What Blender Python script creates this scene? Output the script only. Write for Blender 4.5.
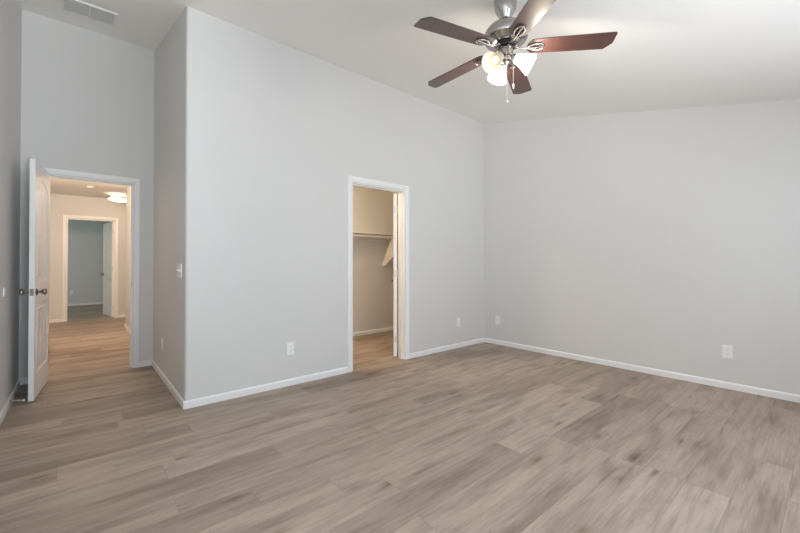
import bpy, bmesh, math, random
from mathutils import Vector, Matrix

for o in list(bpy.data.objects):
    bpy.data.objects.remove(o, do_unlink=True)
scene = bpy.context.scene
COL = scene.collection
R = math.radians

# ------------------------------------------------------------------ camera
F_PX, CY = 373.42, 259.9
PITCH, ROLL, YAW, EYE = 0.0096, -0.0011, 0.7091, 1.1577
fw = Vector((math.sin(YAW), math.cos(YAW), 0)); rt = Vector((math.cos(YAW), -math.sin(YAW), 0)); up = Vector((0, 0, 1))
fw, up = math.cos(PITCH) * fw + math.sin(PITCH) * up, math.cos(PITCH) * up - math.sin(PITCH) * fw
rt, up = math.cos(ROLL) * rt + math.sin(ROLL) * up, math.cos(ROLL) * up - math.sin(ROLL) * rt
cd = bpy.data.cameras.new('camera')
cam = bpy.data.objects.new('camera', cd); COL.objects.link(cam)
cd.sensor_fit = 'HORIZONTAL'; cd.sensor_width = 36.0
cd.lens = F_PX / 800 * 36.0
cd.shift_y = -(266.5 - CY) / 800
cd.clip_start = 0.05
cam.matrix_world = Matrix(((rt.x, up.x, -fw.x, 0), (rt.y, up.y, -fw.y, 0), (rt.z, up.z, -fw.z, EYE), (0, 0, 0, 1)))
scene.camera = cam

# ------------------------------------------------------------------ world, exposure, area lights
w = bpy.data.worlds.new('world'); scene.world = w; w.use_nodes = True
bg = w.node_tree.nodes['Background']
bg.inputs['Color'].default_value = (0.55, 0.72, 1.0, 1); bg.inputs['Strength'].default_value = 1.2
vs = scene.view_settings
vs.view_transform = 'Standard'; vs.look = 'None'; vs.gamma = 1.0; vs.use_curve_mapping = False
vs.exposure = 0.50
try:
    scene.cycles.use_denoising = True
    scene.cycles.max_bounces = 14; scene.cycles.diffuse_bounces = 10
    scene.cycles.sample_clamp_indirect = 6.0
except Exception:
    pass

def area(name, loc, target, sx, sy, power, color, spread=180):
    d = bpy.data.lights.new(name, 'AREA'); d.shape = 'RECTANGLE'; d.size = sx; d.size_y = sy
    d.energy = power; d.color = color; d.spread = R(spread)
    o = bpy.data.objects.new(name, d); COL.objects.link(o); o.location = loc
    o.rotation_euler = (Vector(target) - Vector(loc)).to_track_quat('-Z', 'Y').to_euler()
    return o

# daylight: window behind the camera, window added to lift the nook, far room window
area('daylight_window', (2.2, -0.80, 1.42), (2.2, 3.0, 1.42), 2.5, 1.30, 19, (0.90, 0.95, 1.0))
area('added_window_fill', (0.08, -0.80, 1.42), (0.08, 3.0, 1.60), 0.85, 1.3, 17, (0.66, 0.85, 1.0))
# upward fills added outside both windows to brighten the ceiling and the nook
area('ceiling_fill', (2.6, -2.6, 0.20), (2.6, 3.4, 2.8), 3.0, 1.2, 20, (1.0, 0.97, 0.92), 150)
area('nook_fill', (0.52, -1.5, 0.70), (0.05, 4.4, 3.4), 0.5, 0.7, 52, (0.93, 0.97, 1.0), 120)
area('daylight_far_room', (-1.85, 12.0, 1.5), (1.0, 12.0, 1.2), 1.4, 1.2, 11, (0.74, 0.97, 1.0))
# closet ceiling bulb
d = bpy.data.lights.new('closet_bulb_light', 'POINT'); d.energy = 24; d.color = (1.0, 0.74, 0.48); d.shadow_soft_size = 0.09
o = bpy.data.objects.new('closet_bulb_light', d); COL.objects.link(o); o.location = (1.95, 4.02, 2.30)
# fill added near the entry to brighten the hall end wall, no fixture
area('hall_fill', (0.05, 6.2, 2.10), (0.08, 10.0, 2.60), 0.35, 0.2, 29, (1.0, 0.76, 0.57), 170)

# ------------------------------------------------------------------ measures (metres)
XB, YA, XE, YC, XL, YBK = 4.5424, 3.3889, 0.643, 5.093, -0.436, -0.60
WT = 0.115
def ceil(y): return 3.2366 + 0.2217 * (y - 3.3889)
HALL_Z, CLOSET_Z = 2.543, 2.44
YD, YF = 10.05, 13.75                     # hall end wall, far room back wall
EN0, EN1, EN_H = -0.272, 0.455, 2.056     # entry opening
CL0, CL1, CL_H = 2.225, 2.990, 2.042      # closet opening
FR0, FR1, FR_H = -0.205, 0.575, 2.086     # far room opening

# ------------------------------------------------------------------ materials
def nt(name):
    m = bpy.data.materials.new(name); m.use_nodes = True
    return m, m.node_tree, m.node_tree.nodes['Principled BSDF']

def plain(name, col, rough=0.5, metal=0.0, bump=0.0, scale=200.0, var=0.03, coat=0.0):
    m, t, b = nt(name)
    b.inputs['Roughness'].default_value = rough; b.inputs['Metallic'].default_value = metal
    b.inputs['Coat Weight'].default_value = coat
    n = t.nodes.new('ShaderNodeTexNoise'); n.inputs['Scale'].default_value = scale; n.inputs['Detail'].default_value = 3
    tc = t.nodes.new('ShaderNodeTexCoord'); t.links.new(tc.outputs['Object'], n.inputs['Vector'])
    mx = t.nodes.new('ShaderNodeMix'); mx.data_type = 'RGBA'
    mx.inputs['A'].default_value = tuple(c * (1 - var) for c in col) + (1,)
    mx.inputs['B'].default_value = tuple(min(1, c * (1 + var)) for c in col) + (1,)
    t.links.new(n.outputs['Fac'], mx.inputs['Factor']); t.links.new(mx.outputs['Result'], b.inputs['Base Color'])
    if bump:
        bp = t.nodes.new('ShaderNodeBump'); bp.inputs['Strength'].default_value = bump; bp.inputs['Distance'].default_value = 0.004
        t.links.new(n.outputs['Fac'], bp.inputs['Height']); t.links.new(bp.outputs['Normal'], b.inputs['Normal'])
    return m

def glow(name, col, strength, base=(0.9, 0.88, 0.84)):
    m, t, b = nt(name)
    b.inputs['Base Color'].default_value = base + (1,)
    b.inputs['Roughness'].default_value = 0.3
    b.inputs['Emission Color'].default_value = col + (1,); b.inputs['Emission Strength'].default_value = strength
    return m

def floor_material():
    m, t, b = nt('vinyl_plank')
    N, L = t.nodes, t.links
    def math_(op, a, c=None):
        n = N.new('ShaderNodeMath'); n.operation = op
        for i, v in enumerate((a, c)):
            if v is None: continue
            if isinstance(v, (int, float)): n.inputs[i].default_value = v
            else: L.new(v, n.inputs[i])
        return n.outputs[0]
    tc = N.new('ShaderNodeTexCoord'); sp = N.new('ShaderNodeSeparateXYZ'); L.new(tc.outputs['Object'], sp.inputs[0])
    PWID, PLEN = 0.182, 1.22
    v = math_('DIVIDE', math_('ADD', sp.outputs['Y'], 30.0 + 0.05), PWID)
    row = math_('FLOOR', v); fv = math_('FRACT', v)
    wn = N.new('ShaderNodeTexWhiteNoise'); wn.noise_dimensions = '1D'; L.new(row, wn.inputs['W'])
    u = math_('ADD', math_('DIVIDE', math_('ADD', sp.outputs['X'], 30.0), PLEN), math_('MULTIPLY', wn.outputs['Value'], 7.0))
    colm = math_('FLOOR', u); fu = math_('FRACT', u)
    cid = N.new('ShaderNodeCombineXYZ'); L.new(row, cid.inputs[0]); L.new(colm, cid.inputs[1])
    wp = N.new('ShaderNodeTexWhiteNoise'); wp.noise_dimensions = '2D'; L.new(cid.outputs[0], wp.inputs['Vector'])
    # grain space : stretched along the plank, shifted per plank
    off = N.new('ShaderNodeVectorMath'); off.operation = 'SCALE'; L.new(wp.outputs['Color'], off.inputs[0]); off.inputs['Scale'].default_value = 40
    g = N.new('ShaderNodeVectorMath'); g.operation = 'ADD'; L.new(tc.outputs['Object'], g.inputs[0]); L.new(off.outputs[0], g.inputs[1])
    def noise(sx, sy, scale, detail, rough=0.55, dist=0.0):
        mp = N.new('ShaderNodeMapping'); mp.inputs['Scale'].default_value = (sx, sy, 1); L.new(g.outputs[0], mp.inputs['Vector'])
        n = N.new('ShaderNodeTexNoise'); n.inputs['Scale'].default_value = scale; n.inputs['Detail'].default_value = detail
        n.inputs['Roughness'].default_value = rough; n.inputs['Distortion'].default_value = dist
        L.new(mp.outputs[0], n.inputs['Vector']); return n.outputs['Fac']
    broad = noise(1.1, 5.5, 1.6, 3, 0.5, 0.5)
    streak = noise(0.8, 15.0, 2.0, 6, 0.68, 0.3)
    fine = noise(1.6, 40.0, 3.4, 6, 0.7, 0.1)
    patch = noise(2.2, 9.5, 1.7, 5, 0.62, 1.1)
    vmp = N.new('ShaderNodeMapping'); vmp.inputs['Scale'].default_value = (1.5, 4.6, 1); L.new(g.outputs[0], vmp.inputs['Vector'])
    vo = N.new('ShaderNodeTexVoronoi'); vo.voronoi_dimensions = '2D'; vo.inputs['Scale'].default_value = 1.0; L.new(vmp.outputs[0], vo.inputs['Vector'])
    vsep = N.new('ShaderNodeSeparateColor'); L.new(vo.outputs['Color'], vsep.inputs[0])
    knot = math_('ADD', vo.outputs['Distance'], math_('MULTIPLY', math_('LESS_THAN', vsep.outputs[0], 0.74), 1.0))
    knot = math_('ADD', knot, math_('MULTIPLY', math_('SUBTRACT', streak, 0.5), 0.22))
    def ramp(fac, stops):
        r = N.new('ShaderNodeValToRGB'); L.new(fac, r.inputs[0])
        e = r.color_ramp.elements
        while len(e) < len(stops): e.new(0.5)
        for el, (p, c) in zip(e, stops): el.position = p; el.color = c + (1,)
        return r.outputs[0]
    tone = ramp(wp.outputs['Value'], [(0.0, (0.318, 0.252, 0.200)), (0.25, (0.385, 0.307, 0.246)), (0.65, (0.430, 0.347, 0.280)), (1.0, (0.470, 0.384, 0.314))])
    def mul(a, c, f=1.0):
        n = N.new('ShaderNodeMix'); n.data_type = 'RGBA'; n.blend_type = 'MULTIPLY'; n.inputs['Factor'].default_value = f
        L.new(a, n.inputs['A']); L.new(c, n.inputs['B']); return n.outputs['Result']
    g1 = ramp(broad, [(0.30, (0.74, 0.72, 0.71)), (0.50, (0.98, 0.98, 0.98)), (0.72, (1.10, 1.10, 1.10))])
    g2 = ramp(fine, [(0.28, (0.78, 0.76, 0.74)), (0.5, (1.0, 1.0, 1.0)), (0.72, (1.09, 1.09, 1.09))])
    g3 = ramp(knot, [(0.00, (0.52, 0.47, 0.43)), (0.045, (0.70, 0.67, 0.64)), (0.11, (0.91, 0.895, 0.88)), (0.26, (1.0, 1.0, 1.0))])
    g4 = ramp(streak, [(0.32, (0.76, 0.74, 0.725)), (0.47, (0.99, 0.99, 0.99)), (0.72, (1.06, 1.06, 1.06))])
    g5 = ramp(patch, [(0.26, (0.82, 0.805, 0.795)), (0.42, (0.97, 0.965, 0.96)), (0.55, (1.01, 1.01, 1.01))])
    c = mul(mul(mul(mul(mul(tone, g1), g2), g3), g4), g5)
    # seams between planks
    ev = math_('MINIMUM', fv, math_('SUBTRACT', 1.0, fv)); eu = math_('MINIMUM', fu, math_('SUBTRACT', 1.0, fu))
    sv = math_('LESS_THAN', ev, 0.0011 / PWID); su = math_('LESS_THAN', eu, 0.0010 / PLEN)
    seam = math_('MAXIMUM', sv, su)
    sm = N.new('ShaderNodeMix'); sm.data_type = 'RGBA'; L.new(math_('MULTIPLY', seam, 0.35), sm.inputs['Factor'])
    L.new(c, sm.inputs['A']); sm.inputs['B'].default_value = (0.09, 0.07, 0.055, 1)
    L.new(sm.outputs['Result'], b.inputs['Base Color'])
    b.inputs['Roughness'].default_value = 0.5
    b.inputs['Specular IOR Level'].default_value = 0.3
    bp = N.new('ShaderNodeBump'); bp.inputs['Strength'].default_value = 0.06; bp.inputs['Distance'].default_value = 0.002
    L.new(fine, bp.inputs['Height']); L.new(bp.outputs[0], b.inputs['Normal'])
    return m

def wood_material():
    m, t, b = nt('mahogany_blade')
    tc = t.nodes.new('ShaderNodeTexCoord'); mp = t.nodes.new('ShaderNodeMapping'); mp.inputs['Scale'].default_value = (3, 45, 3)
    n = t.nodes.new('ShaderNodeTexNoise'); n.inputs['Scale'].default_value = 3; n.inputs['Detail'].default_value = 5
    r = t.nodes.new('ShaderNodeValToRGB')
    r.color_ramp.elements[0].color = (0.038, 0.014, 0.012, 1); r.color_ramp.elements[1].color = (0.085, 0.030, 0.023, 1)
    t.links.new(tc.outputs['Object'], mp.inputs[0]); t.links.new(mp.outputs[0], n.inputs['Vector'])
    t.links.new(n.outputs['Fac'], r.inputs[0]); t.links.new(r.outputs[0], b.inputs['Base Color'])
    b.inputs['Roughness'].default_value = 0.38; b.inputs['Coat Weight'].default_value = 1.0; b.inputs['Coat Roughness'].default_value = 0.42
    return m

PAINT = plain('wall_paint', (0.713, 0.705, 0.685), 0.62, bump=0.12, scale=90, var=0.015)
CEILP = plain('ceiling_paint', (0.90, 0.885, 0.855), 0.75, bump=0.14, scale=70, var=0.015)
TRIM = plain('trim_white', (0.89, 0.89, 0.885), 0.35, var=0.01)
DOORW = plain('door_white', (0.88, 0.88, 0.87), 0.33, var=0.01)
PLATE = plain('plate_white', (0.90, 0.90, 0.895), 0.3, var=0.01)
DARK = plain('slot_dark', (0.05, 0.05, 0.05), 0.6)
NICKEL = plain('brushed_nickel', (0.47, 0.45, 0.43), 0.2, 1.0, var=0.05, scale=60)
KNOBM = plain('satin_nickel', (0.36, 0.33, 0.30), 0.25, 1.0, var=0.05)
BRASS = plain('aged_brass', (0.42, 0.27, 0.16), 0.35, 1.0, var=0.05)
CHAIN = plain('pale_chain', (0.85, 0.80, 0.72), 0.35, 0.4)
BLACKM = plain('black_ring', (0.015, 0.014, 0.013), 0.4)
SHELFM = plain('shelf_white', (0.84, 0.82, 0.78), 0.45, var=0.02)
FLOORM = floor_material()
WOOD = wood_material()
GLASS_ON = glow('frosted_glass_lit', (1.0, 0.88, 0.72), 3.2)
GLASS_DIM = glow('frosted_glass_dim', (1.0, 0.78, 0.54), 0.14, (0.44, 0.37, 0.28))  # same glass as the lit shades, dimness put into its tan base
GLASS_HALL = glow('hall_glass_lit', (1.0, 0.79, 0.60), 7.0)
BULB = glow('bulb_lit', (1.0, 0.88, 0.72), 5.0)
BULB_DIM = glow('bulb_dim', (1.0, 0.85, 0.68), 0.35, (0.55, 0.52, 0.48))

# ------------------------------------------------------------------ helpers
def obj(name, bm, mat, parent=None, smooth=False, auto=None):
    bmesh.ops.recalc_face_normals(bm, faces=bm.faces)
    me = bpy.data.meshes.new(name); bm.to_mesh(me); bm.free()
    me.materials.append(mat)
    if smooth or auto:
        for p in me.polygons: p.use_smooth = True
    if auto:
        try: me.set_sharp_from_angle(angle=R(auto))
        except Exception: pass
    o = bpy.data.objects.new(name, me); COL.objects.link(o)
    if parent: o.parent = parent
    return o

def tag(o, label, cat, group=None):
    o['label'] = label; o['category'] = cat
    if group: o['group'] = group
    return o

def thing(name, label, cat, loc=(0, 0, 0), rotz=0.0, group=None):
    o = bpy.data.objects.new(name, None); COL.objects.link(o)
    o.location = loc; o.rotation_euler = (0, 0, rotz); o.empty_display_size = 0.05
    return tag(o, label, cat, group)

def struct(o, label=None, cat=None):
    o['kind'] = 'structure'
    if label: o['label'] = label
    if cat: o['category'] = cat
    return o

def hexa(bm, x0, x1, y0, y1, z0, z1):
    """box; z1 may be a function of y"""
    f = z1 if callable(z1) else (lambda y: z1)
    g = z0 if callable(z0) else (lambda y: z0)
    v = [bm.verts.new(p) for p in ((x0, y0, g(y0)), (x1, y0, g(y0)), (x1, y1, g(y1)), (x0, y1, g(y1)),
                                   (x0, y0, f(y0)), (x1, y0, f(y0)), (x1, y1, f(y1)), (x0, y1, f(y1)))]
    fs = []
    for q in ((0, 1, 2, 3), (4, 5, 6, 7), (0, 1, 5, 4), (1, 2, 6, 5), (2, 3, 7, 6), (3, 0, 4, 7)):
        fs.append(bm.faces.new([v[i] for i in q]))
    return v

def prism(bm, pts, z0, z1):
    f = z1 if callable(z1) else (lambda y: z1)
    a = [bm.verts.new((x, y, z0)) for x, y in pts]; b = [bm.verts.new((x, y, f(y))) for x, y in pts]
    n = len(pts)
    bm.faces.new(a); bm.faces.new(b)
    for i in range(n): bm.faces.new((a[i], a[(i + 1) % n], b[(i + 1) % n], b[i]))

def extrude_poly(bm, pts3, d):
    a = [bm.verts.new(p) for p in pts3]; b = [bm.verts.new(Vector(p) + Vector(d)) for p in pts3]
    n = len(pts3)
    bm.faces.new(a); bm.faces.new(b)
    for i in range(n): bm.faces.new((a[i], a[(i + 1) % n], b[(i + 1) % n], b[i]))

def bevel_all(bm, off, seg=2):
    bmesh.ops.remove_doubles(bm, verts=bm.verts, dist=1e-6)
    bmesh.ops.bevel(bm, geom=list(bm.edges), offset=off, segments=seg, affect='EDGES', profile=0.6)

def lathe(bm, prof, seg=32, mat=None, cap=True):
    """prof: list of (r, z); mat: 4x4 placement"""
    M = mat or Matrix.Identity(4)
    rings = []
    for r, z in prof:
        if r < 1e-6: rings.append([bm.verts.new(M @ Vector((0, 0, z)))])
        else: rings.append([bm.verts.new(M @ Vector((r * math.cos(2 * math.pi * i / seg), r * math.sin(2 * math.pi * i / seg), z))) for i in range(seg)])
    for a, b in zip(rings, rings[1:]):
        for i in range(seg):
            j = (i + 1) % seg
            if len(a) == 1 and len(b) == 1: continue
            if len(a) == 1: bm.faces.new((a[0], b[i], b[j]))
            elif len(b) == 1: bm.faces.new((a[i], a[j], b[0]))
            else: bm.faces.new((a[i], a[j], b[j], b[i]))
    if cap:
        for rg in (rings[0], rings[-1]):
            if len(rg) > 1: bm.faces.new(rg)

def tube(bm, pts, r, seg=10, closed=False, flat=1.0):
    pts = [Vector(p) for p in pts]; n = len(pts); rings = []
    ref = Vector((0, 0, 1))
    for i, p in enumerate(pts):
        if closed: t = (pts[(i + 1) % n] - pts[i - 1]).normalized()
        else: t = (pts[min(i + 1, n - 1)] - pts[max(i - 1, 0)]).normalized()
        a = ref if abs(t.dot(ref)) < 0.95 else Vector((1, 0, 0))
        s = t.cross(a).normalized(); u2 = s.cross(t).normalized()
        rr = r[i] if isinstance(r, (list, tuple)) else r
        rings.append([bm.verts.new(p + s * rr * math.cos(2 * math.pi * k / seg) + u2 * rr * flat * math.sin(2 * math.pi * k / seg)) for k in range(seg)])
    m = n if closed else n - 1
    for i in range(m):
        a, b = rings[i], rings[(i + 1) % n]
        for k in range(seg): bm.faces.new((a[k], a[(k + 1) % seg], b[(k + 1) % seg], b[k]))
    if not closed: bm.faces.new(rings[0]); bm.faces.new(rings[-1])

def align_z(direction, loc):
    return Matrix.Translation(Vector(loc)) @ Vector(direction).to_track_quat('Z', 'Y').to_matrix().to_4x4()

# ================================================================== SHELL
bm = bmesh.new(); hexa(bm, -2.2, 4.75, -1.0, 14.0, -0.10, 0.0)
struct(obj('floor', bm, FLOORM), 'floor of grey-brown wood-look planks', 'floor')

bm = bmesh.new(); hexa(bm, XL - WT, XB + WT, YBK - WT, YC + WT, ceil, lambda y: ceil(y) + 0.10)
struct(obj('ceiling', bm, CEILP))
bm = bmesh.new(); hexa(bm, XE + WT, XB, YA + WT, 4.998, CLOSET_Z, CLOSET_Z + 0.05)
struct(obj('ceiling_closet', bm, CEILP))
bm = bmesh.new(); hexa(bm, -0.52, 3.0, YC + WT, YD, HALL_Z, HALL_Z + 0.08)
struct(obj('ceiling_hall', bm, CEILP))
bm = bmesh.new(); hexa(bm, -2.0, 2.5, YD + WT, YF, HALL_Z, HALL_Z + 0.08)
struct(obj('ceiling_far_room', bm, CEILP))

# wall with the closet door; its left end is a rounded outside corner
RB = 0.022
arc = [(XE + RB - RB * math.sin(a), YA + RB - RB * math.cos(a)) for a in [math.pi / 2 * (1 - i / 8) for i in range(9)]]
bm = bmesh.new()
prism(bm, arc + [(CL0, YA), (CL0, YA + WT), (XE, YA + WT)], 0, ceil)
hexa(bm, CL1, XB, YA, YA + WT, 0, ceil)
hexa(bm, CL0, CL1, YA, YA + WT, CL_H, ceil)
struct(obj('wall_front', bm, PAINT, auto=35))
bm = bmesh.new(); hexa(bm, XE, XE + WT, YA + WT, YC, 0, ceil)
struct(obj('wall_alcove', bm, PAINT))
bm = bmesh.new(); hexa(bm, XB, XB + WT, YBK, YC + WT, 0, ceil)
struct(obj('wall_right', bm, PAINT))
bm = bmesh.new(); hexa(bm, XL - WT, XL, YBK, YC, 0, ceil)
struct(obj('wall_left', bm, PAINT))
bm = bmesh.new()
hexa(bm, XL - WT, EN0, YC, YC + WT, 0, ceil); hexa(bm, EN1, XE + WT, YC, YC + WT, 0, ceil); hexa(bm, EN0, EN1, YC, YC + WT, EN_H, ceil)
struct(obj('wall_entry', bm, PAINT))
bm = bmesh.new(); hexa(bm, XE + WT, XB, 4.998, YC + WT, 0, ceil)
struct(obj('wall_closet', bm, PAINT))
WX0, WX1, WZ0, WZ1 = 1.05, 3.65, 0.75, 2.08
bm = bmesh.new()
WY0, WY1 = -0.35, 0.50  # opening added to light the nook, narrowed to shield the closet wall
hexa(bm, XL - WT, WY0, YBK - WT, YBK, 0, ceil); hexa(bm, WY1, WX0, YBK - WT, YBK, 0, ceil)
hexa(bm, WY0, WY1, YBK - WT, YBK, 0, WZ0); hexa(bm, WY0, WY1, YBK - WT, YBK, WZ1, ceil)
hexa(bm, WX1, XB + WT, YBK - WT, YBK, 0, ceil)
hexa(bm, WX0, WX1, YBK - WT, YBK, 0, WZ0); hexa(bm, WX0, WX1, YBK - WT, YBK, WZ1, ceil)
struct(obj('wall_back', bm, PAINT))
# hall and far room
bm = bmesh.new(); hexa(bm, -0.52 - WT, -0.52, YC + WT, YD, 0, HALL_Z + 0.08); struct(obj('wall_hall_left', bm, PAINT))
HC = 8.53
arc2 = [(XE + RB - RB * math.cos(a), HC - RB + RB * math.sin(a)) for a in [math.pi / 2 * i / 6 for i in range(7)]]
bm = bmesh.new(); prism(bm, [(XE + WT, YC + WT), (XE, YC + WT)] + arc2 + [(XE + WT, HC)], 0, HALL_Z)
struct(obj('wall_hall_right', bm, PAINT, auto=35))
bm = bmesh.new(); hexa(bm, XE + WT, 3.0, HC - WT, HC, 0, HALL_Z); hexa(bm, 3.0, 3.0 + WT, HC - WT, YD, 0, HALL_Z)
struct(obj('wall_hall_side', bm, PAINT))
bm = bmesh.new()
hexa(bm, -2.0, FR0, YD, YD + WT, 0, HALL_Z + 0.08); hexa(bm, FR1, 3.0 + WT, YD, YD + WT, 0, HALL_Z + 0.08); hexa(bm, FR0, FR1, YD, YD + WT, FR_H, HALL_Z + 0.08)
struct(obj('wall_hall_end', bm, PAINT))
bm = bmesh.new(); hexa(bm, -2.0, 2.5, YF, YF + WT, 0, HALL_Z + 0.08); struct(obj('wall_far_room_back', bm, PAINT))
bm = bmesh.new(); hexa(bm, -2.0 - WT, -2.0, YD, YF + WT, 0, HALL_Z + 0.08); struct(obj('wall_far_room_left', bm, PAINT))
bm = bmesh.new(); hexa(bm, 2.5, 2.5 + WT, YD + WT, YF + WT, 0, HALL_Z + 0.08); struct(obj('wall_far_room_right', bm, PAINT))

# windows behind the camera; the small one is added to light the nook
def window(name, x0, x1, mull):
    r = bpy.data.objects.new(name, None); COL.objects.link(r); r.location = ((x0 + x1) / 2, YBK, WZ0); struct(r)
    bm = bmesh.new(); hw = (x1 - x0) / 2; hh = WZ1 - WZ0; yy0, yy1 = -0.10, -0.05
    bars = [(-hw, -hw + 0.04, 0, hh), (hw - 0.04, hw, 0, hh), (-hw + .04, hw - .04, 0, 0.04), (-hw + .04, hw - .04, hh - 0.04, hh)]
    if mull: bars.append((-0.025, 0.025, 0.04, hh - 0.04))
    for q in bars: hexa(bm, q[0], q[1], yy0, yy1, q[2], q[3])
    obj('window_frame', bm, TRIM, r)
window('window_1', WX0, WX1, True)
window('window_added', WY0, WY1, False)

# ------------------------------------------------------------------ baseboards
BH, BT = 0.062, 0.013
def baseboard(name, *runs):
    """each run: (p0, p1, inward normal) -> profile with an eased top"""
    bm = bmesh.new()
    for (p0, p1, nrm) in runs:
        n = Vector((nrm[0], nrm[1], 0))
        prof = [(0, 0), (BT, 0), (BT, BH - 0.014), (BT * 0.72, BH - 0.006), (BT * 0.45, BH - 0.002), (0, BH)]
        A = [bm.verts.new(Vector((p0[0], p0[1], z)) + n * t) for t, z in prof]
        B = [bm.verts.new(Vector((p1[0], p1[1], z)) + n * t) for t, z in prof]
        k = len(prof)
        bm.faces.new(A); bm.faces.new(B)
        for i in range(k): bm.faces.new((A[i], A[(i + 1) % k], B[(i + 1) % k], B[i]))
    return struct(obj(name, bm, TRIM))
CW = 0.058
baseboard('baseboard_front', ((XE - BT, YA), (CL0 - CW, YA), (0, -1)), ((CL1 + CW, YA), (XB, YA), (0, -1)))
baseboard('baseboard_right', ((XB, YA - BT), (XB, YBK), (-1, 0)))
baseboard('baseboard_alcove', ((XE, YA), (XE, YC), (-1, 0)))
baseboard('baseboard_entry', ((XL, YC), (EN0 - CW, YC), (0, -1)), ((EN1 + CW, YC), (XE - BT, YC), (0, -1)))
baseboard('baseboard_left', ((XL, YBK), (XL, YC - BT), (1, 0)))
baseboard('baseboard_closet', ((XE + WT, 4.998), (XB, 4.998), (0, -1)))
baseboard('baseboard_closet_side', ((XB, YA + WT), (XB, 4.998 - BT), (-1, 0)))
baseboard('baseboard_hall_right', ((XE, YC + WT), (XE, HC + BT), (-1, 0)), ((XE, HC), (3.0, HC), (0, 1)))
baseboard('baseboard_hall_end', ((-0.52, YD), (FR0 - CW, YD), (0, -1)), ((FR1 + CW, YD), (3.0, YD), (0, -1)))
baseboard('baseboard_hall_left', ((-0.52, YC + WT), (-0.52, YD - BT), (1, 0)))
baseboard('baseboard_far_room', ((-2.0, YF), (2.5, YF), (0, -1)))

# ------------------------------------------------------------------ door frames
def casing_bm(bm, x0, x1, H, y, sgn):
    prof = [(0.004, 0), (0.004, 0.007), (0.010, 0.011), (0.020, 0.012), (0.026, 0.015), (0.046, 0.017), (0.054, 0.015), (CW, 0.010), (CW, 0)]
    loops = []
    for t, d in prof:
        yy = y + sgn * d
        loops.append([bm.verts.new(p) for p in ((x0 - t, yy, 0), (x0 - t, yy, H + t), (x1 + t, yy, H + t), (x1 + t, yy, 0))])
    k = len(prof)
    for i in range(k):
        a, b = loops[i], loops[(i + 1) % k]
        for j in range(3): bm.faces.new((a[j], a[j + 1], b[j + 1], b[j]))
    bm.faces.new([l[0] for l in loops]); bm.faces.new([l[3] for l in loops])

def door_frame(name, x0, x1, H, y, stop_y):
    r = bpy.data.objects.new(name, None); COL.objects.link(r); r.location = (0, 0, 0); struct(r)
    bm = bmesh.new(); casing_bm(bm, x0, x1, H, y, -1); casing_bm(bm, x0, x1, H, y + WT, 1)
    obj('casing', bm, TRIM, r)
    bm = bmesh.new(); T = 0.012; e = 0.001
    hexa(bm, x0 + e, x0 + T, y - e, y + WT + e, 0, H - e); hexa(bm, x1 - T, x1 - e, y - e, y + WT + e, 0, H - e)
    hexa(bm, x0 + T, x1 - T, y - e, y + WT + e, H - T, H - e)
    obj('jamb', bm, TRIM, r)
    bm = bmesh.new(); S = 0.010
    hexa(bm, x0 + T, x0 + T + S, stop_y, stop_y + 0.034, 0, H - T); hexa(bm, x1 - T - S, x1 - T, stop_y, stop_y + 0.034, 0, H - T)
    hexa(bm, x0 + T + S, x1 - T - S, stop_y, stop_y + 0.034, H - T - S, H - T)
    obj('stop_strip', bm, TRIM, r)
    return r
trim1 = door_frame('trim_1', EN0, EN1, EN_H, YC, YC + 0.042)
trim2 = door_frame('trim_2', CL0, CL1, CL_H, YA, YA + 0.036)
trim3 = door_frame('trim_3', FR0, FR1, FR_H, YD, YD + 0.036)
bm = bmesh.new(); hexa(bm, EN1 - 0.0135, EN1 - 0.0118, YC + 0.004, YC + 0.034, 0.90, 0.96)
obj('strike_plate', bm, KNOBM, trim1)

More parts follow.
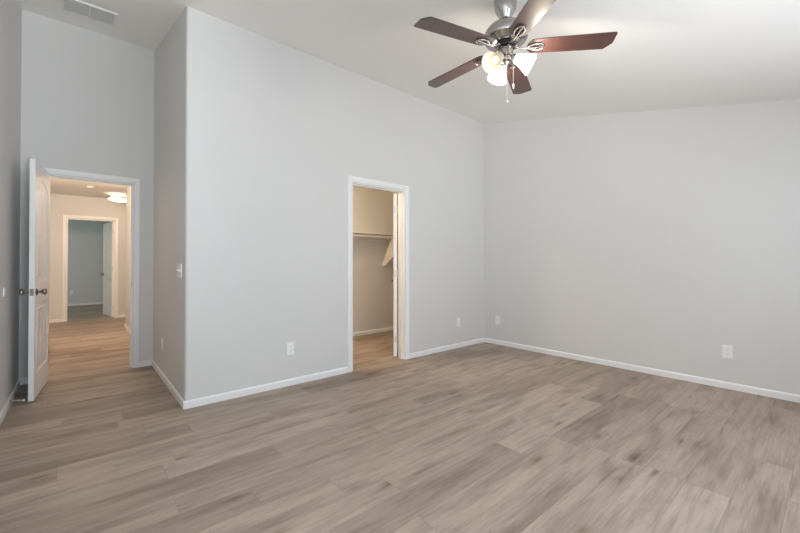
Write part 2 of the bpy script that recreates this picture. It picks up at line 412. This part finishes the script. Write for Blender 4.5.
# ------------------------------------------------------------------ doors
def panel_door(name, width, height, pivot, angle, label, thick=0.035, knob=True, kz=0.92, hinge_side=-1, arch=True):
    """door in local space: hinge pin at the origin, leaf along +x, thickness along +y (0..thick)"""
    r = bpy.data.objects.new(name, None); COL.objects.link(r)
    r.location = pivot; r.rotation_euler = (0, 0, angle); struct(r, label, 'door')
    g = 0.004; z0 = 0.012; x0, x1 = g, width
    bm = bmesh.new()
    st = 0.092 * width / 0.71
    px0, px1 = x0 + st, x1 - st
    def arch_loop(ins, zb, zt, rise):
        xs0, xs1 = px0 + ins, px1 - ins
        L = [(xs0, zb + ins), (xs1, zb + ins)]
        n = 14 if rise else 1
        for i in range(n + 1):
            t = i / n; x = xs1 + (xs0 - xs1) * t
            L.append((x, zt - ins - rise + rise * (1 - (2 * t - 1) ** 2) if rise else zt - ins))
        return L
    specs = [(0.22, 0.82, 0.0), (1.00, height - 0.13, 0.085 if arch else 0.0)]
    for ys, dirn in ((0.0, 1), (thick, -1)):
        outer = [(x0, z0), (x1, z0), (x1, height), (x0, height)]
        allv = []; edges = []
        def loop(pts, dep):
            vs_ = [bm.verts.new((x, ys + dirn * dep, z)) for x, z in pts]
            return vs_
        ov = loop(outer, 0)
        for i in range(4): edges.append(bm.edges.new((ov[i], ov[(i + 1) % 4])))
        for zb, zt, rise in specs:
            l0 = loop(arch_loop(0, zb, zt, rise), 0)
            l1 = loop(arch_loop(0.008, zb, zt, rise), 0.007)
            l2 = loop(arch_loop(0.022, zb, zt, rise), 0.010)
            n = len(l0)
            for i in range(n): edges.append(bm.edges.new((l0[i], l0[(i + 1) % n])))
            for a, b in ((l0, l1), (l1, l2)):
                for i in range(n): bm.faces.new((a[i], a[(i + 1) % n], b[(i + 1) % n], b[i]))
            bm.faces.new(l2)
            # raised field of three boards
            xs0, xs1 = px0 + 0.040, px1 - 0.040
            nb = 3; gap = 0.007; bw = (xs1 - xs0 - gap * (nb - 1)) / nb
            for q in range(nb):
                a0 = xs0 + q * (bw + gap); a1 = a0 + bw
                pts = [(a0, zb + 0.045), (a1, zb + 0.045)]
                for i in range(6):
                    x = a1 + (a0 - a1) * i / 5
                    t = (px1 - x) / (px1 - px0)
                    zt2 = zt - 0.045 - (rise - rise * (1 - (2 * t - 1) ** 2) if rise else 0)
                    pts.append((x, zt2))
                lo = loop(pts, 0.0105)
                cx_ = sum(p[0] for p in pts) / len(pts); cz_ = sum(p[1] for p in pts) / len(pts)
                def shrink(p):
                    return (p[0] + (0.004 if p[0] < cx_ else -0.004), p[1] + (0.008 if p[1] < cz_ else -0.008))
                hi = loop([shrink(p) for p in pts], 0.003)
                m_ = len(pts)
                for i in range(m_): bm.faces.new((lo[i], lo[(i + 1) % m_], hi[(i + 1) % m_], hi[i]))
                bm.faces.new(hi)
        bmesh.ops.triangle_fill(bm, edges=edges, use_beauty=True, use_dissolve=False)
    # edges of the leaf
    for (a, b) in (((x0, z0), (x1, z0)), ((x1, z0), (x1, height)), ((x1, height), (x0, height)), ((x0, height), (x0, z0))):
        vv = [bm.verts.new(p) for p in ((a[0], 0, a[1]), (b[0], 0, b[1]), (b[0], thick, b[1]), (a[0], thick, a[1]))]
        bm.faces.new(vv)
    bmesh.ops.remove_doubles(bm, verts=bm.verts, dist=1e-5)
    obj('door_panel', bm, DOORW, r)
    if knob:
        for sgn, yb in ((-1, 0.0), (1, thick)):
            bm = bmesh.new()
            M = align_z((0, sgn, 0), (width - 0.062, yb, kz))
            lathe(bm, [(0, -0.001), (0.032, -0.001), (0.032, 0.003), (0.029, 0.007), (0.014, 0.010), (0.0105, 0.016), (0.0105, 0.030), (0.015, 0.036),
                       (0.0235, 0.042), (0.0275, 0.050), (0.0270, 0.058), (0.0215, 0.065), (0.011, 0.068), (0, 0.0685)], 24, M, cap=False)
            obj('door_knob', bm, KNOBM, r, smooth=True)
        bm = bmesh.new(); hexa(bm, width - 0.001, width + 0.0015, thick / 2 - 0.012, thick / 2 + 0.012, kz - 0.029, kz + 0.029)
        hexa(bm, width + 0.001, width + 0.009, thick / 2 - 0.006, thick / 2 + 0.006, kz - 0.008, kz + 0.008)
        obj('latch', bm, KNOBM, r)
    for hz in (0.22, height * 0.5 + 0.02, height - 0.20):
        bm = bmesh.new()
        tube(bm, [(0.0, -0.004, hz - 0.045), (0.0, -0.004, hz + 0.045)], 0.0055, 10)
        hexa(bm, 0.0022, 0.0042, -0.002, thick * 0.8, hz - 0.044, hz + 0.044)
        obj('hinge', bm, HINGE, r)
    return r
HINGE = plain('painted_hinge', (0.72, 0.72, 0.71), 0.35, 0.3)

# entry door: pin on the room side of the left jamb, swung into the room along the left wall
panel_door('door_1', 0.715, 2.040, (EN0 + 0.012, YC - 0.004, 0), R(-94.8), 'white two-panel entry door standing open beside the left wall')
# closet door swings into the closet, pin on closet side of right jamb
def mirrored_door(name, width, height, pivot, ang, label, **kw):
    """leaf hinged on a right-hand jamb: local +x points away from the pin"""
    return panel_door(name, width, height, pivot, ang, label, **kw)
# closed leaf would point to -x (180 deg); opened into the closet by turning clockwise to the viewing line
mirrored_door('door_2', 0.735, 2.024, (CL1 - 0.020, YA + WT + 0.014, 0), R(46.8), 'white closet door swung back into the closet, seen on its edge', kz=0.92, thick=0.044)
mirrored_door('door_3', 0.745, 2.066, (FR1 - 0.010, YD + WT + 0.004, 0), R(99.5), 'white door half open into the far grey room', kz=0.92)

# ================================================================== THINGS
# ------------------------------------------------------------------ ceiling fan
FX, FY, FZ = 1.985, 1.310, 2.496
FC = ceil(FY)
fan = thing('ceiling_fan', 'brushed nickel ceiling fan with five mahogany blades and three glass lamps', 'ceiling fan', (FX, FY, FZ))
fan.rotation_mode = 'QUATERNION'; fan.rotation_quaternion = Matrix.Rotation(R(-1.3), 3, Vector((rt.x, rt.y, 0)).normalized()).to_quaternion()
H0 = FC - FZ
bm = bmesh.new()
lathe(bm, [(0, H0 - 0.112), (0.030, H0 - 0.112), (0.034, H0 - 0.106), (0.038, H0 - 0.098), (0.050, H0 - 0.080), (0.061, H0 - 0.058), (0.066, H0 - 0.035), (0.068, H0 - 0.012),
           (0.068, H0 + 0.016), (0, H0 + 0.016)], 40, cap=False)
obj('canopy', bm, NICKEL, fan, auto=50)
bm = bmesh.new(); lathe(bm, [(0, 0.12), (0.0125, 0.12), (0.0125, H0 - 0.10), (0, H0 - 0.10)], 20, cap=False)
lathe(bm, [(0, 0.128), (0.026, 0.128), (0.026, 0.142), (0.017, 0.150), (0, 0.150)], 24, cap=False)
obj('downrod', bm, NICKEL, fan, auto=40)
bm = bmesh.new()
lathe(bm, [(0, 0.008), (0.070, 0.008), (0.088, 0.012), (0.098, 0.022), (0.112, 0.026), (0.126, 0.034), (0.131, 0.044), (0.131, 0.066), (0.127, 0.072), (0.127, 0.078), (0.124, 0.088),
           (0.112, 0.104), (0.088, 0.118), (0.058, 0.127), (0.030, 0.131), (0, 0.131)], 56, cap=False)
obj('motor_housing', bm, NICKEL, fan, auto=30)
bm = bmesh.new(); lathe(bm, [(0, -0.008), (0.058, -0.008), (0.062, -0.004), (0.062, 0.007), (0.058, 0.009), (0, 0.009)], 40, cap=False)
obj('flywheel', bm, BLACKM, fan, auto=40)
bm = bmesh.new()
lathe(bm, [(0, -0.074), (0.040, -0.074), (0.045, -0.070), (0.046, -0.062), (0.046, -0.012), (0.043, -0.008), (0, -0.008)], 40, cap=False)
obj('switch_housing', bm, NICKEL, fan, auto=40)
bm = bmesh.new()
lathe(bm, [(0, -0.122), (0.008, -0.121), (0.013, -0.112), (0.017, -0.104), (0.034, -0.098), (0.038, -0.090), (0.036, -0.078), (0.030, -0.074), (0, -0.074)], 32, cap=False)
obj('light_kit', bm, NICKEL, fan, auto=40)

TH0 = 2.89476
BL0, BL1 = 0.125, 0.615
def blade_outline():
    # local: x along the blade, y across (+y = the counter-clockwise edge)
    L = []
    for i in range(9):                      # rounded root
        a = math.pi / 2 + math.pi * i / 8
        L.append((BL0 + 0.040 + 0.040 * math.cos(a), 0.058 * math.sin(a)))
    L += [(0.30, -0.061), (BL1 - 0.012, -0.0665), (BL1 - 0.002, -0.062), (BL1, -0.054), (BL1, 0.018), (BL1 - 0.002, 0.023), (BL1 - 0.034, 0.062), (BL1 - 0.041, 0.0665), (0.30, 0.061)]
    return L
def make_blade(k):
    a = TH0 + k * 2 * math.pi / 5
    M = Matrix.Rotation(a, 4, 'Z') @ Matrix.Translation((0, 0, -0.014)) @ Matrix.Rotation(R(1.6), 4, 'Y') @ Matrix.Rotation(R(-8), 4, 'X')
    bm = bmesh.new()
    extrude_poly(bm, [(x, y, 0) for x, y in blade_outline()], (0, 0, 0.006))
    bevel = [e for e in bm.edges if abs(e.verts[0].co.z - e.verts[1].co.z) < 1e-6]
    bmesh.ops.bevel(bm, geom=bevel, offset=0.0015, segments=2, affect='EDGES')
    b = obj('blade', bm, WOOD, fan); b.matrix_local = M
    bm = bmesh.new()
    # open loop plate with a centre prong, and the arm that carries it
    cx, ax, ay = 0.175, 0.046, 0.026
    loop = []
    for i in range(28):
        t = 2 * math.pi * i / 28
        loop.append((cx + ax * math.cos(t), ay * math.sin(t) * (1.0 + 0.18 * math.cos(t)), -0.006))
    tube(bm, loop, 0.0050, 8, closed=True, flat=0.8)
    tube(bm, [(0.128, 0, -0.009), (0.15, 0, -0.010), (0.195, 0, -0.007), (0.219, 0, -0.006)], [0.006, 0.0055, 0.004, 0.004], 8)
    tube(bm, [(0.050, 0, 0.012), (0.068, 0, 0.009), (0.088, 0, -0.006), (0.108, 0, -0.011), (0.132, 0, -0.008)], [0.011, 0.010, 0.009, 0.008, 0.007], 10, flat=0.7)
    for sx, sy in ((0.150, 0.018), (0.150, -0.018), (0.205, 0)):
        lathe(bm, [(0, -0.011), (0.0045, -0.010), (0.006, -0.006), (0.006, 0.0), (0, 0.0)], 12, Matrix.Translation((sx, sy, 0)), cap=False)
    arm = obj('blade_arm', bm, NICKEL, b, auto=50)
for k in range(5): make_blade(k)

AZ0 = math.atan2(rt.y, rt.x)
SHADE = [(0.022, 0.0), (0.027, 0.004), (0.030, 0.014), (0.033, 0.028), (0.038, 0.046), (0.045, 0.064), (0.053, 0.082), (0.060, 0.096), (0.064, 0.106)]
for i, (phi, tilt) in enumerate(((-12, 30), (98, 32), (214, 40))):
    az = AZ0 + R(phi)
    h = Vector((math.cos(az), math.sin(az), 0))
    dirv = (h * math.cos(R(tilt)) - Vector((0, 0, 1)) * math.sin(R(tilt))).normalized()
    neck = h * 0.048 + Vector((0, 0, -0.078))
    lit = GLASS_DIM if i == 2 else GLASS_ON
    bm = bmesh.new()
    tube(bm, [h * 0.024 + Vector((0, 0, -0.080)), h * 0.036 + Vector((0, 0, -0.074)), neck, neck + dirv * 0.012], 0.008, 10)
    lathe(bm, [(0, -0.010), (0.016, -0.010), (0.020, -0.004), (0.0245, 0.004), (0.0245, 0.012), (0.020, 0.014), (0, 0.014)], 24, align_z(dirv, neck), cap=False)
    obj('lamp_arm', bm, NICKEL, fan, auto=40)
    bm = bmesh.new(); M = align_z(dirv, neck + dirv * 0.006)
    inner = [(r - 0.003, z) for r, z in reversed(SHADE)]
    pr = SHADE + [(0.0625, 0.1075)] + inner
    lathe(bm, pr + [pr[0]], 36, M, cap=False)
    bmesh.ops.remove_doubles(bm, verts=bm.verts, dist=1e-6)
    sh = obj('lamp_shade', bm, lit, fan, smooth=True)
    bm = bmesh.new()
    lathe(bm, [(0, 0.006), (0.012, 0.008), (0.013, 0.022), (0.020, 0.036), (0.0235, 0.050), (0.020, 0.066), (0.011, 0.075), (0, 0.077)], 24, M, cap=False)
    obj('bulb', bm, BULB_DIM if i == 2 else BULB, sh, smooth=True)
    ld = bpy.data.lights.new('lamp_light', 'POINT'); ld.energy = 0.5 if i == 2 else 5.0; ld.color = (1.0, 0.90, 0.76); ld.shadow_soft_size = 0.035
    lo_ = bpy.data.objects.new('lamp_light', ld); COL.objects.link(lo_); lo_.parent = fan; lo_.location = neck + dirv * 0.135
    if i == 2:
        sh['label'] = 'dimmer lamp shade with its mouth towards the viewer'

def chain(px, py, top, length, fob):
    bm = bmesh.new()
    tube(bm, [(px, py, top), (px, py, top - length)], 0.0014, 8)
    n = int(length / 0.012)
    for i in range(n):
        lathe(bm, [(0, -0.0024), (0.0022, -0.001), (0.0022, 0.001), (0, 0.0024)], 8, Matrix.Translation((px, py, top - 0.012 * (i + 0.5))), cap=False)
    z = top - length
    lathe(bm, [(0, z - fob), (0.005, z - fob + 0.002), (0.006, z - fob * 0.4), (0.003, z - 0.002), (0, z)], 12, Matrix.Translation((px, py, 0)), cap=False)
    obj('pull_chain', bm, CHAIN, fan, smooth=True)
sd = Vector((rt.x, rt.y, 0)); fd = Vector((fw.x, fw.y, 0)).normalized()
p1 = sd * 0.032 - fd * 0.036; chain(p1.x, p1.y, -0.06, 0.190, 0.038)
p2 = sd * -0.010 - fd * 0.047; chain(p2.x, p2.y, -0.06, 0.300, 0.018)

# ------------------------------------------------------------------ ceiling return vent (on the slope)
SL = math.atan(0.2217)
vent = thing('ceiling_vent', 'white two-panel return air grille in the sloped ceiling above the entry nook', 'vent', (0.058, 4.405, ceil(4.405)))
vent.rotation_euler = (SL, 0, 0)
vx, vy = 0.192, 0.205
bm = bmesh.new(); e = 0.020; d0, d1 = -0.012, 0.002
hexa(bm, -vx, vx, -vy, -vy + e, d0, d1); hexa(bm, -vx, vx, vy - e, vy, d0, d1)
hexa(bm, -vx, -vx + e, -vy + e, vy - e, d0, d1); hexa(bm, vx - e, vx, -vy + e, vy - e, d0, d1); hexa(bm, -0.010, 0.010, -vy + e, vy - e, d0, d1)
VENTM = plain('vent_enamel', (0.80, 0.79, 0.77), 0.5, var=0.01)
obj('vent_frame', bm, VENTM, vent)
bm = bmesh.new()
n = 22
for s0, s1 in ((-vx + e, -0.010), (0.010, vx - e)):
    for i in range(n):
        yc = -vy + e + (2 * vy - 2 * e) * (i + 0.5) / n
        vv = [bm.verts.new(p) for p in ((s0, yc - 0.006, -0.010), (s1, yc - 0.006, -0.010), (s1, yc + 0.005, -0.002), (s0, yc + 0.005, -0.002),
                                        (s0, yc - 0.005, -0.011), (s1, yc - 0.005, -0.011), (s1, yc + 0.006, -0.003), (s0, yc + 0.006, -0.003))]
        for q in ((0, 1, 2, 3), (4, 5, 6, 7), (0, 1, 5, 4), (2, 3, 7, 6)): bm.faces.new([vv[j] for j in q])
obj('louvers', bm, VENTM, vent)
bm = bmesh.new(); hexa(bm, -vx + e, vx - e, -vy + e, vy - e, -0.0012, 0.0)
obj('backing', bm, plain('vent_shade_grey', (0.62, 0.61, 0.59), 0.8), vent)  # grey sheet put in as the shade behind the louvers

# ------------------------------------------------------------------ wall plates (local: plate in XZ, facing -Y)
def rbox(w2, h2, d, r=0.003):
    bm = bmesh.new(); hexa(bm, -w2, w2, -d, 0, -h2, h2)
    es = [e_ for e_ in bm.edges if not (abs(e_.verts[0].co.y) < 1e-6 and abs(e_.verts[1].co.y) < 1e-6)]
    bmesh.ops.bevel(bm, geom=es, offset=r, segments=2, affect='EDGES')
    return bm
def make_outlet():
    t = thing('wall_outlet', 'x', 'outlet', group='duplex outlets low on the walls')
    obj('cover_plate', rbox(0.037, 0.0595, 0.006), PLATE, t)
    for s in (-1, 1):
        bm = bmesh.new()
        pts = []
        for i in range(24):
            a = 2 * math.pi * i / 24
            pts.append((0.0165 * math.cos(a), -0.0055, s * 0.0195 + max(-0.0115, min(0.0115, 0.0165 * math.sin(a)))))
        extrude_poly(bm, pts, (0, -0.0022, 0))
        bmesh.ops.remove_doubles(bm, verts=bm.verts, dist=1e-6)
        rc = obj('receptacle', bm, PLATE, t)
        bm = bmesh.new()
        for sx in (-0.0062, 0.0062): hexa(bm, sx - 0.0009, sx + 0.0009, -0.0080, -0.0074, s * 0.0195 - 0.001, s * 0.0195 + 0.007)
        hexa(bm, -0.002, 0.002, -0.0080, -0.0074, s * 0.0195 - 0.0075, s * 0.0195 - 0.004)
        obj('slots', bm, DARK, rc)
    bm = bmesh.new(); lathe(bm, [(0, 0), (0.0032, 0), (0.0026, 0.0012), (0, 0.0014)], 12, align_z((0, -1, 0), (0, -0.0058, 0)), cap=False)
    obj('screw', bm, PLATE, t)
    return t
def copy_tree(o, parent=None):
    c = o.copy(); COL.objects.link(c)
    if parent: c.parent = parent
    for ch in list(o.children): copy_tree(ch, c)
    return c
proto = make_outlet()
spots = [((1.529, YA, 0.349), 0, 'white duplex outlet on the closet-door wall, between its outside corner and the closet door'),
         ((3.969, YA, 0.349), 0, 'white duplex outlet on the closet-door wall, between the closet door and the room corner'),
         ((XB, 3.150, 0.347), -90, 'white duplex outlet on the blank right wall, close to the room corner'),
         ((XB, 0.655, 0.342), -90, 'white duplex outlet on the blank right wall, nearest the right edge of the photo'),
         ((XE, 4.470, 0.345), -90, 'outlet seen edge-on low on the short shaded side wall of the nook'),
         ((-0.166, YF, 0.366), 0, 'outlet on the back wall of the far grey room')]
for i, (loc, rz, lab) in enumerate(spots):
    t = proto if i == 0 else copy_tree(proto)
    t.location = loc; t.rotation_euler = (0, 0, R(rz)); t['label'] = lab
spots = None

# light switch on the short side wall
sw = thing('light_switch', 'wide white light switch plate with three toggles on the short shaded side wall', 'light switch', (XE, 3.600, 1.100), R(-90))
obj('cover_plate', rbox(0.081, 0.0595, 0.006), PLATE, sw)
for sx in (-0.046, 0.0, 0.046):
    bm = bmesh.new(); hexa(bm, sx - 0.005, sx + 0.005, -0.0075, -0.0055, -0.012, 0.012)
    tg = obj('toggle', bm, PLATE, sw)
    bm = bmesh.new()
    extrude_poly(bm, [(sx - 0.0038, -0.007, -0.006), (sx - 0.0038, -0.020, 0.004), (sx - 0.0038, -0.021, 0.009), (sx - 0.0038, -0.007, 0.007)], (0.0076, 0, 0))
    obj('lever', bm, PLATE, tg)
# small plate on the left wall
lp = thing('wall_plate', 'small plain white plate at knob height on the left wall near the open door', 'wall plate', (XL, 4.109, 0.945), R(90))
obj('cover_plate', rbox(0.033, 0.036, 0.006), PLATE, lp)
bm = bmesh.new(); hexa(bm, -0.016, 0.016, -0.0085, -0.0055, -0.020, 0.020)
obj('rocker', bm, PLATE, lp)

# ------------------------------------------------------------------ spring door stop
ds = thing('door_stop', 'white-tipped spring door stop sticking out of the left baseboard by the open door', 'door stop', (XL + BT, 4.36, 0.046))
bm = bmesh.new(); lathe(bm, [(0, 0), (0.012, 0), (0.012, 0.003), (0.007, 0.008), (0, 0.008)], 16, align_z((1, 0, 0), (0, 0, 0)), cap=False)
obj('base', bm, NICKEL, ds, auto=40)
bm = bmesh.new()
pts = []
for i in range(14 * 8 + 1):
    a = 2 * math.pi * i / 8; t = i / (14 * 8)
    pts.append((0.006 + 0.068 * t, 0.0052 * math.cos(a), 0.0052 * math.sin(a) - 0.010 * t * t))
tube(bm, pts, 0.0016, 6)
obj('spring', bm, CHAIN, ds, smooth=True)
bm = bmesh.new(); lathe(bm, [(0, 0), (0.0075, 0), (0.0085, 0.003), (0.0085, 0.012), (0.006, 0.015), (0, 0.0155)], 16, align_z((1, 0, -0.2), (0.073, 0, -0.010)), cap=False)
obj('rubber_tip', bm, PLATE, ds, auto=40)

# ------------------------------------------------------------------ hall fittings
hl = thing('hall_ceiling_light', 'glowing round flush ceiling light with a brass band in the hall', 'ceiling light', (0.61, 9.30, HALL_Z))
bm = bmesh.new(); lathe(bm, [(0, 0), (0.150, 0), (0.150, -0.020), (0.02, -0.022), (0, -0.022)], 40, cap=False)
obj('base', bm, PLATE, hl, auto=40)
bm = bmesh.new(); lathe(bm, [(0.197, -0.072), (0.206, -0.072), (0.210, -0.086), (0.206, -0.100), (0.197, -0.100), (0.197, -0.072)], 48, cap=False)
bmesh.ops.remove_doubles(bm, verts=bm.verts, dist=1e-6)
obj('band', bm, BRASS, hl, auto=40)
bm = bmesh.new()
lathe(bm, [(0.150, -0.020), (0.155, -0.050), (0.1965, -0.080)], 48, cap=False)
obj('upper_glass', bm, glow('hall_glass_rim', (1.0, 0.80, 0.60), 1.6), hl, smooth=True)
bm = bmesh.new()
lathe(bm, [(0.1965, -0.096), (0.188, -0.112), (0.150, -0.130), (0.08, -0.141), (0, -0.144)], 48, cap=False)
obj('glass_bowl', bm, GLASS_HALL, hl, smooth=True)

sm = thing('smoke_detector', 'small round white smoke detector on the hall ceiling', 'smoke detector', (0.150, 8.70, HALL_Z))
bm = bmesh.new(); lathe(bm, [(0, 0), (0.068, 0), (0.068, -0.014), (0.060, -0.030), (0.030, -0.036), (0, -0.037)], 32, cap=False)
obj('housing', bm, plain('detector_plastic', (0.64, 0.62, 0.58), 0.5), sm, auto=30)
bm = bmesh.new(); lathe(bm, [(0, -0.036), (0.014, -0.036), (0.014, -0.039), (0, -0.040)], 20, cap=False)
obj('button', bm, TRIM, sm, auto=30)

# ------------------------------------------------------------------ closet fittings
CB = 4.998
shf = thing('closet_shelf', 'long white shelf across the back wall of the closet', 'shelf', (2.6, CB, 1.62))
bm = bmesh.new(); hexa(bm, XE + WT + 0.002 - 2.6, XB - 0.002 - 2.6, -0.330, -0.0005, 0.0, 0.019)
obj('board', bm, SHELFM, shf)
bm = bmesh.new(); hexa(bm, XE + WT + 0.002 - 2.6, XB - 0.002 - 2.6, -0.019, -0.0005, -0.089, 0.0)
obj('cleat', bm, SHELFM, shf)
rod = thing('closet_rod', 'white clothes rod under the closet shelf', 'clothes rod', (2.6, CB - 0.285, 1.583))
bm = bmesh.new(); tube(bm, [(XE + WT + 0.006 - 2.6, 0, 0), (XB - 0.006 - 2.6, 0, 0)], 0.0165, 20)
obj('rod', bm, SHELFM, rod, auto=40)
for x in (XE + WT + 0.001, XB - 0.001):
    bm = bmesh.new(); s = 1 if x < 2 else -1
    lathe(bm, [(0, 0), (0.030, 0), (0.030, 0.004), (0.020, 0.014), (0, 0.014)], 20, align_z((s, 0, 0), (x - 2.6, 0, 0)), cap=False)
    obj('rod_socket', bm, SHELFM, rod, auto=40)
br = thing('shelf_brace', 'slanted white board bracing the closet shelf from the back wall', 'shelf brace', (3.895, CB, 1.62))
bm = bmesh.new()
P = [(4.725, 1.618), (4.620, 1.618), (4.600, 1.560), (4.600, 1.350), (4.918, 1.118), (4.993, 1.118), (4.993, 1.150)]
extrude_poly(bm, [(-0.010, y - CB, z - 1.62) for y, z in P], (0.019, 0, 0))
obj('board', bm, SHELFM, br)
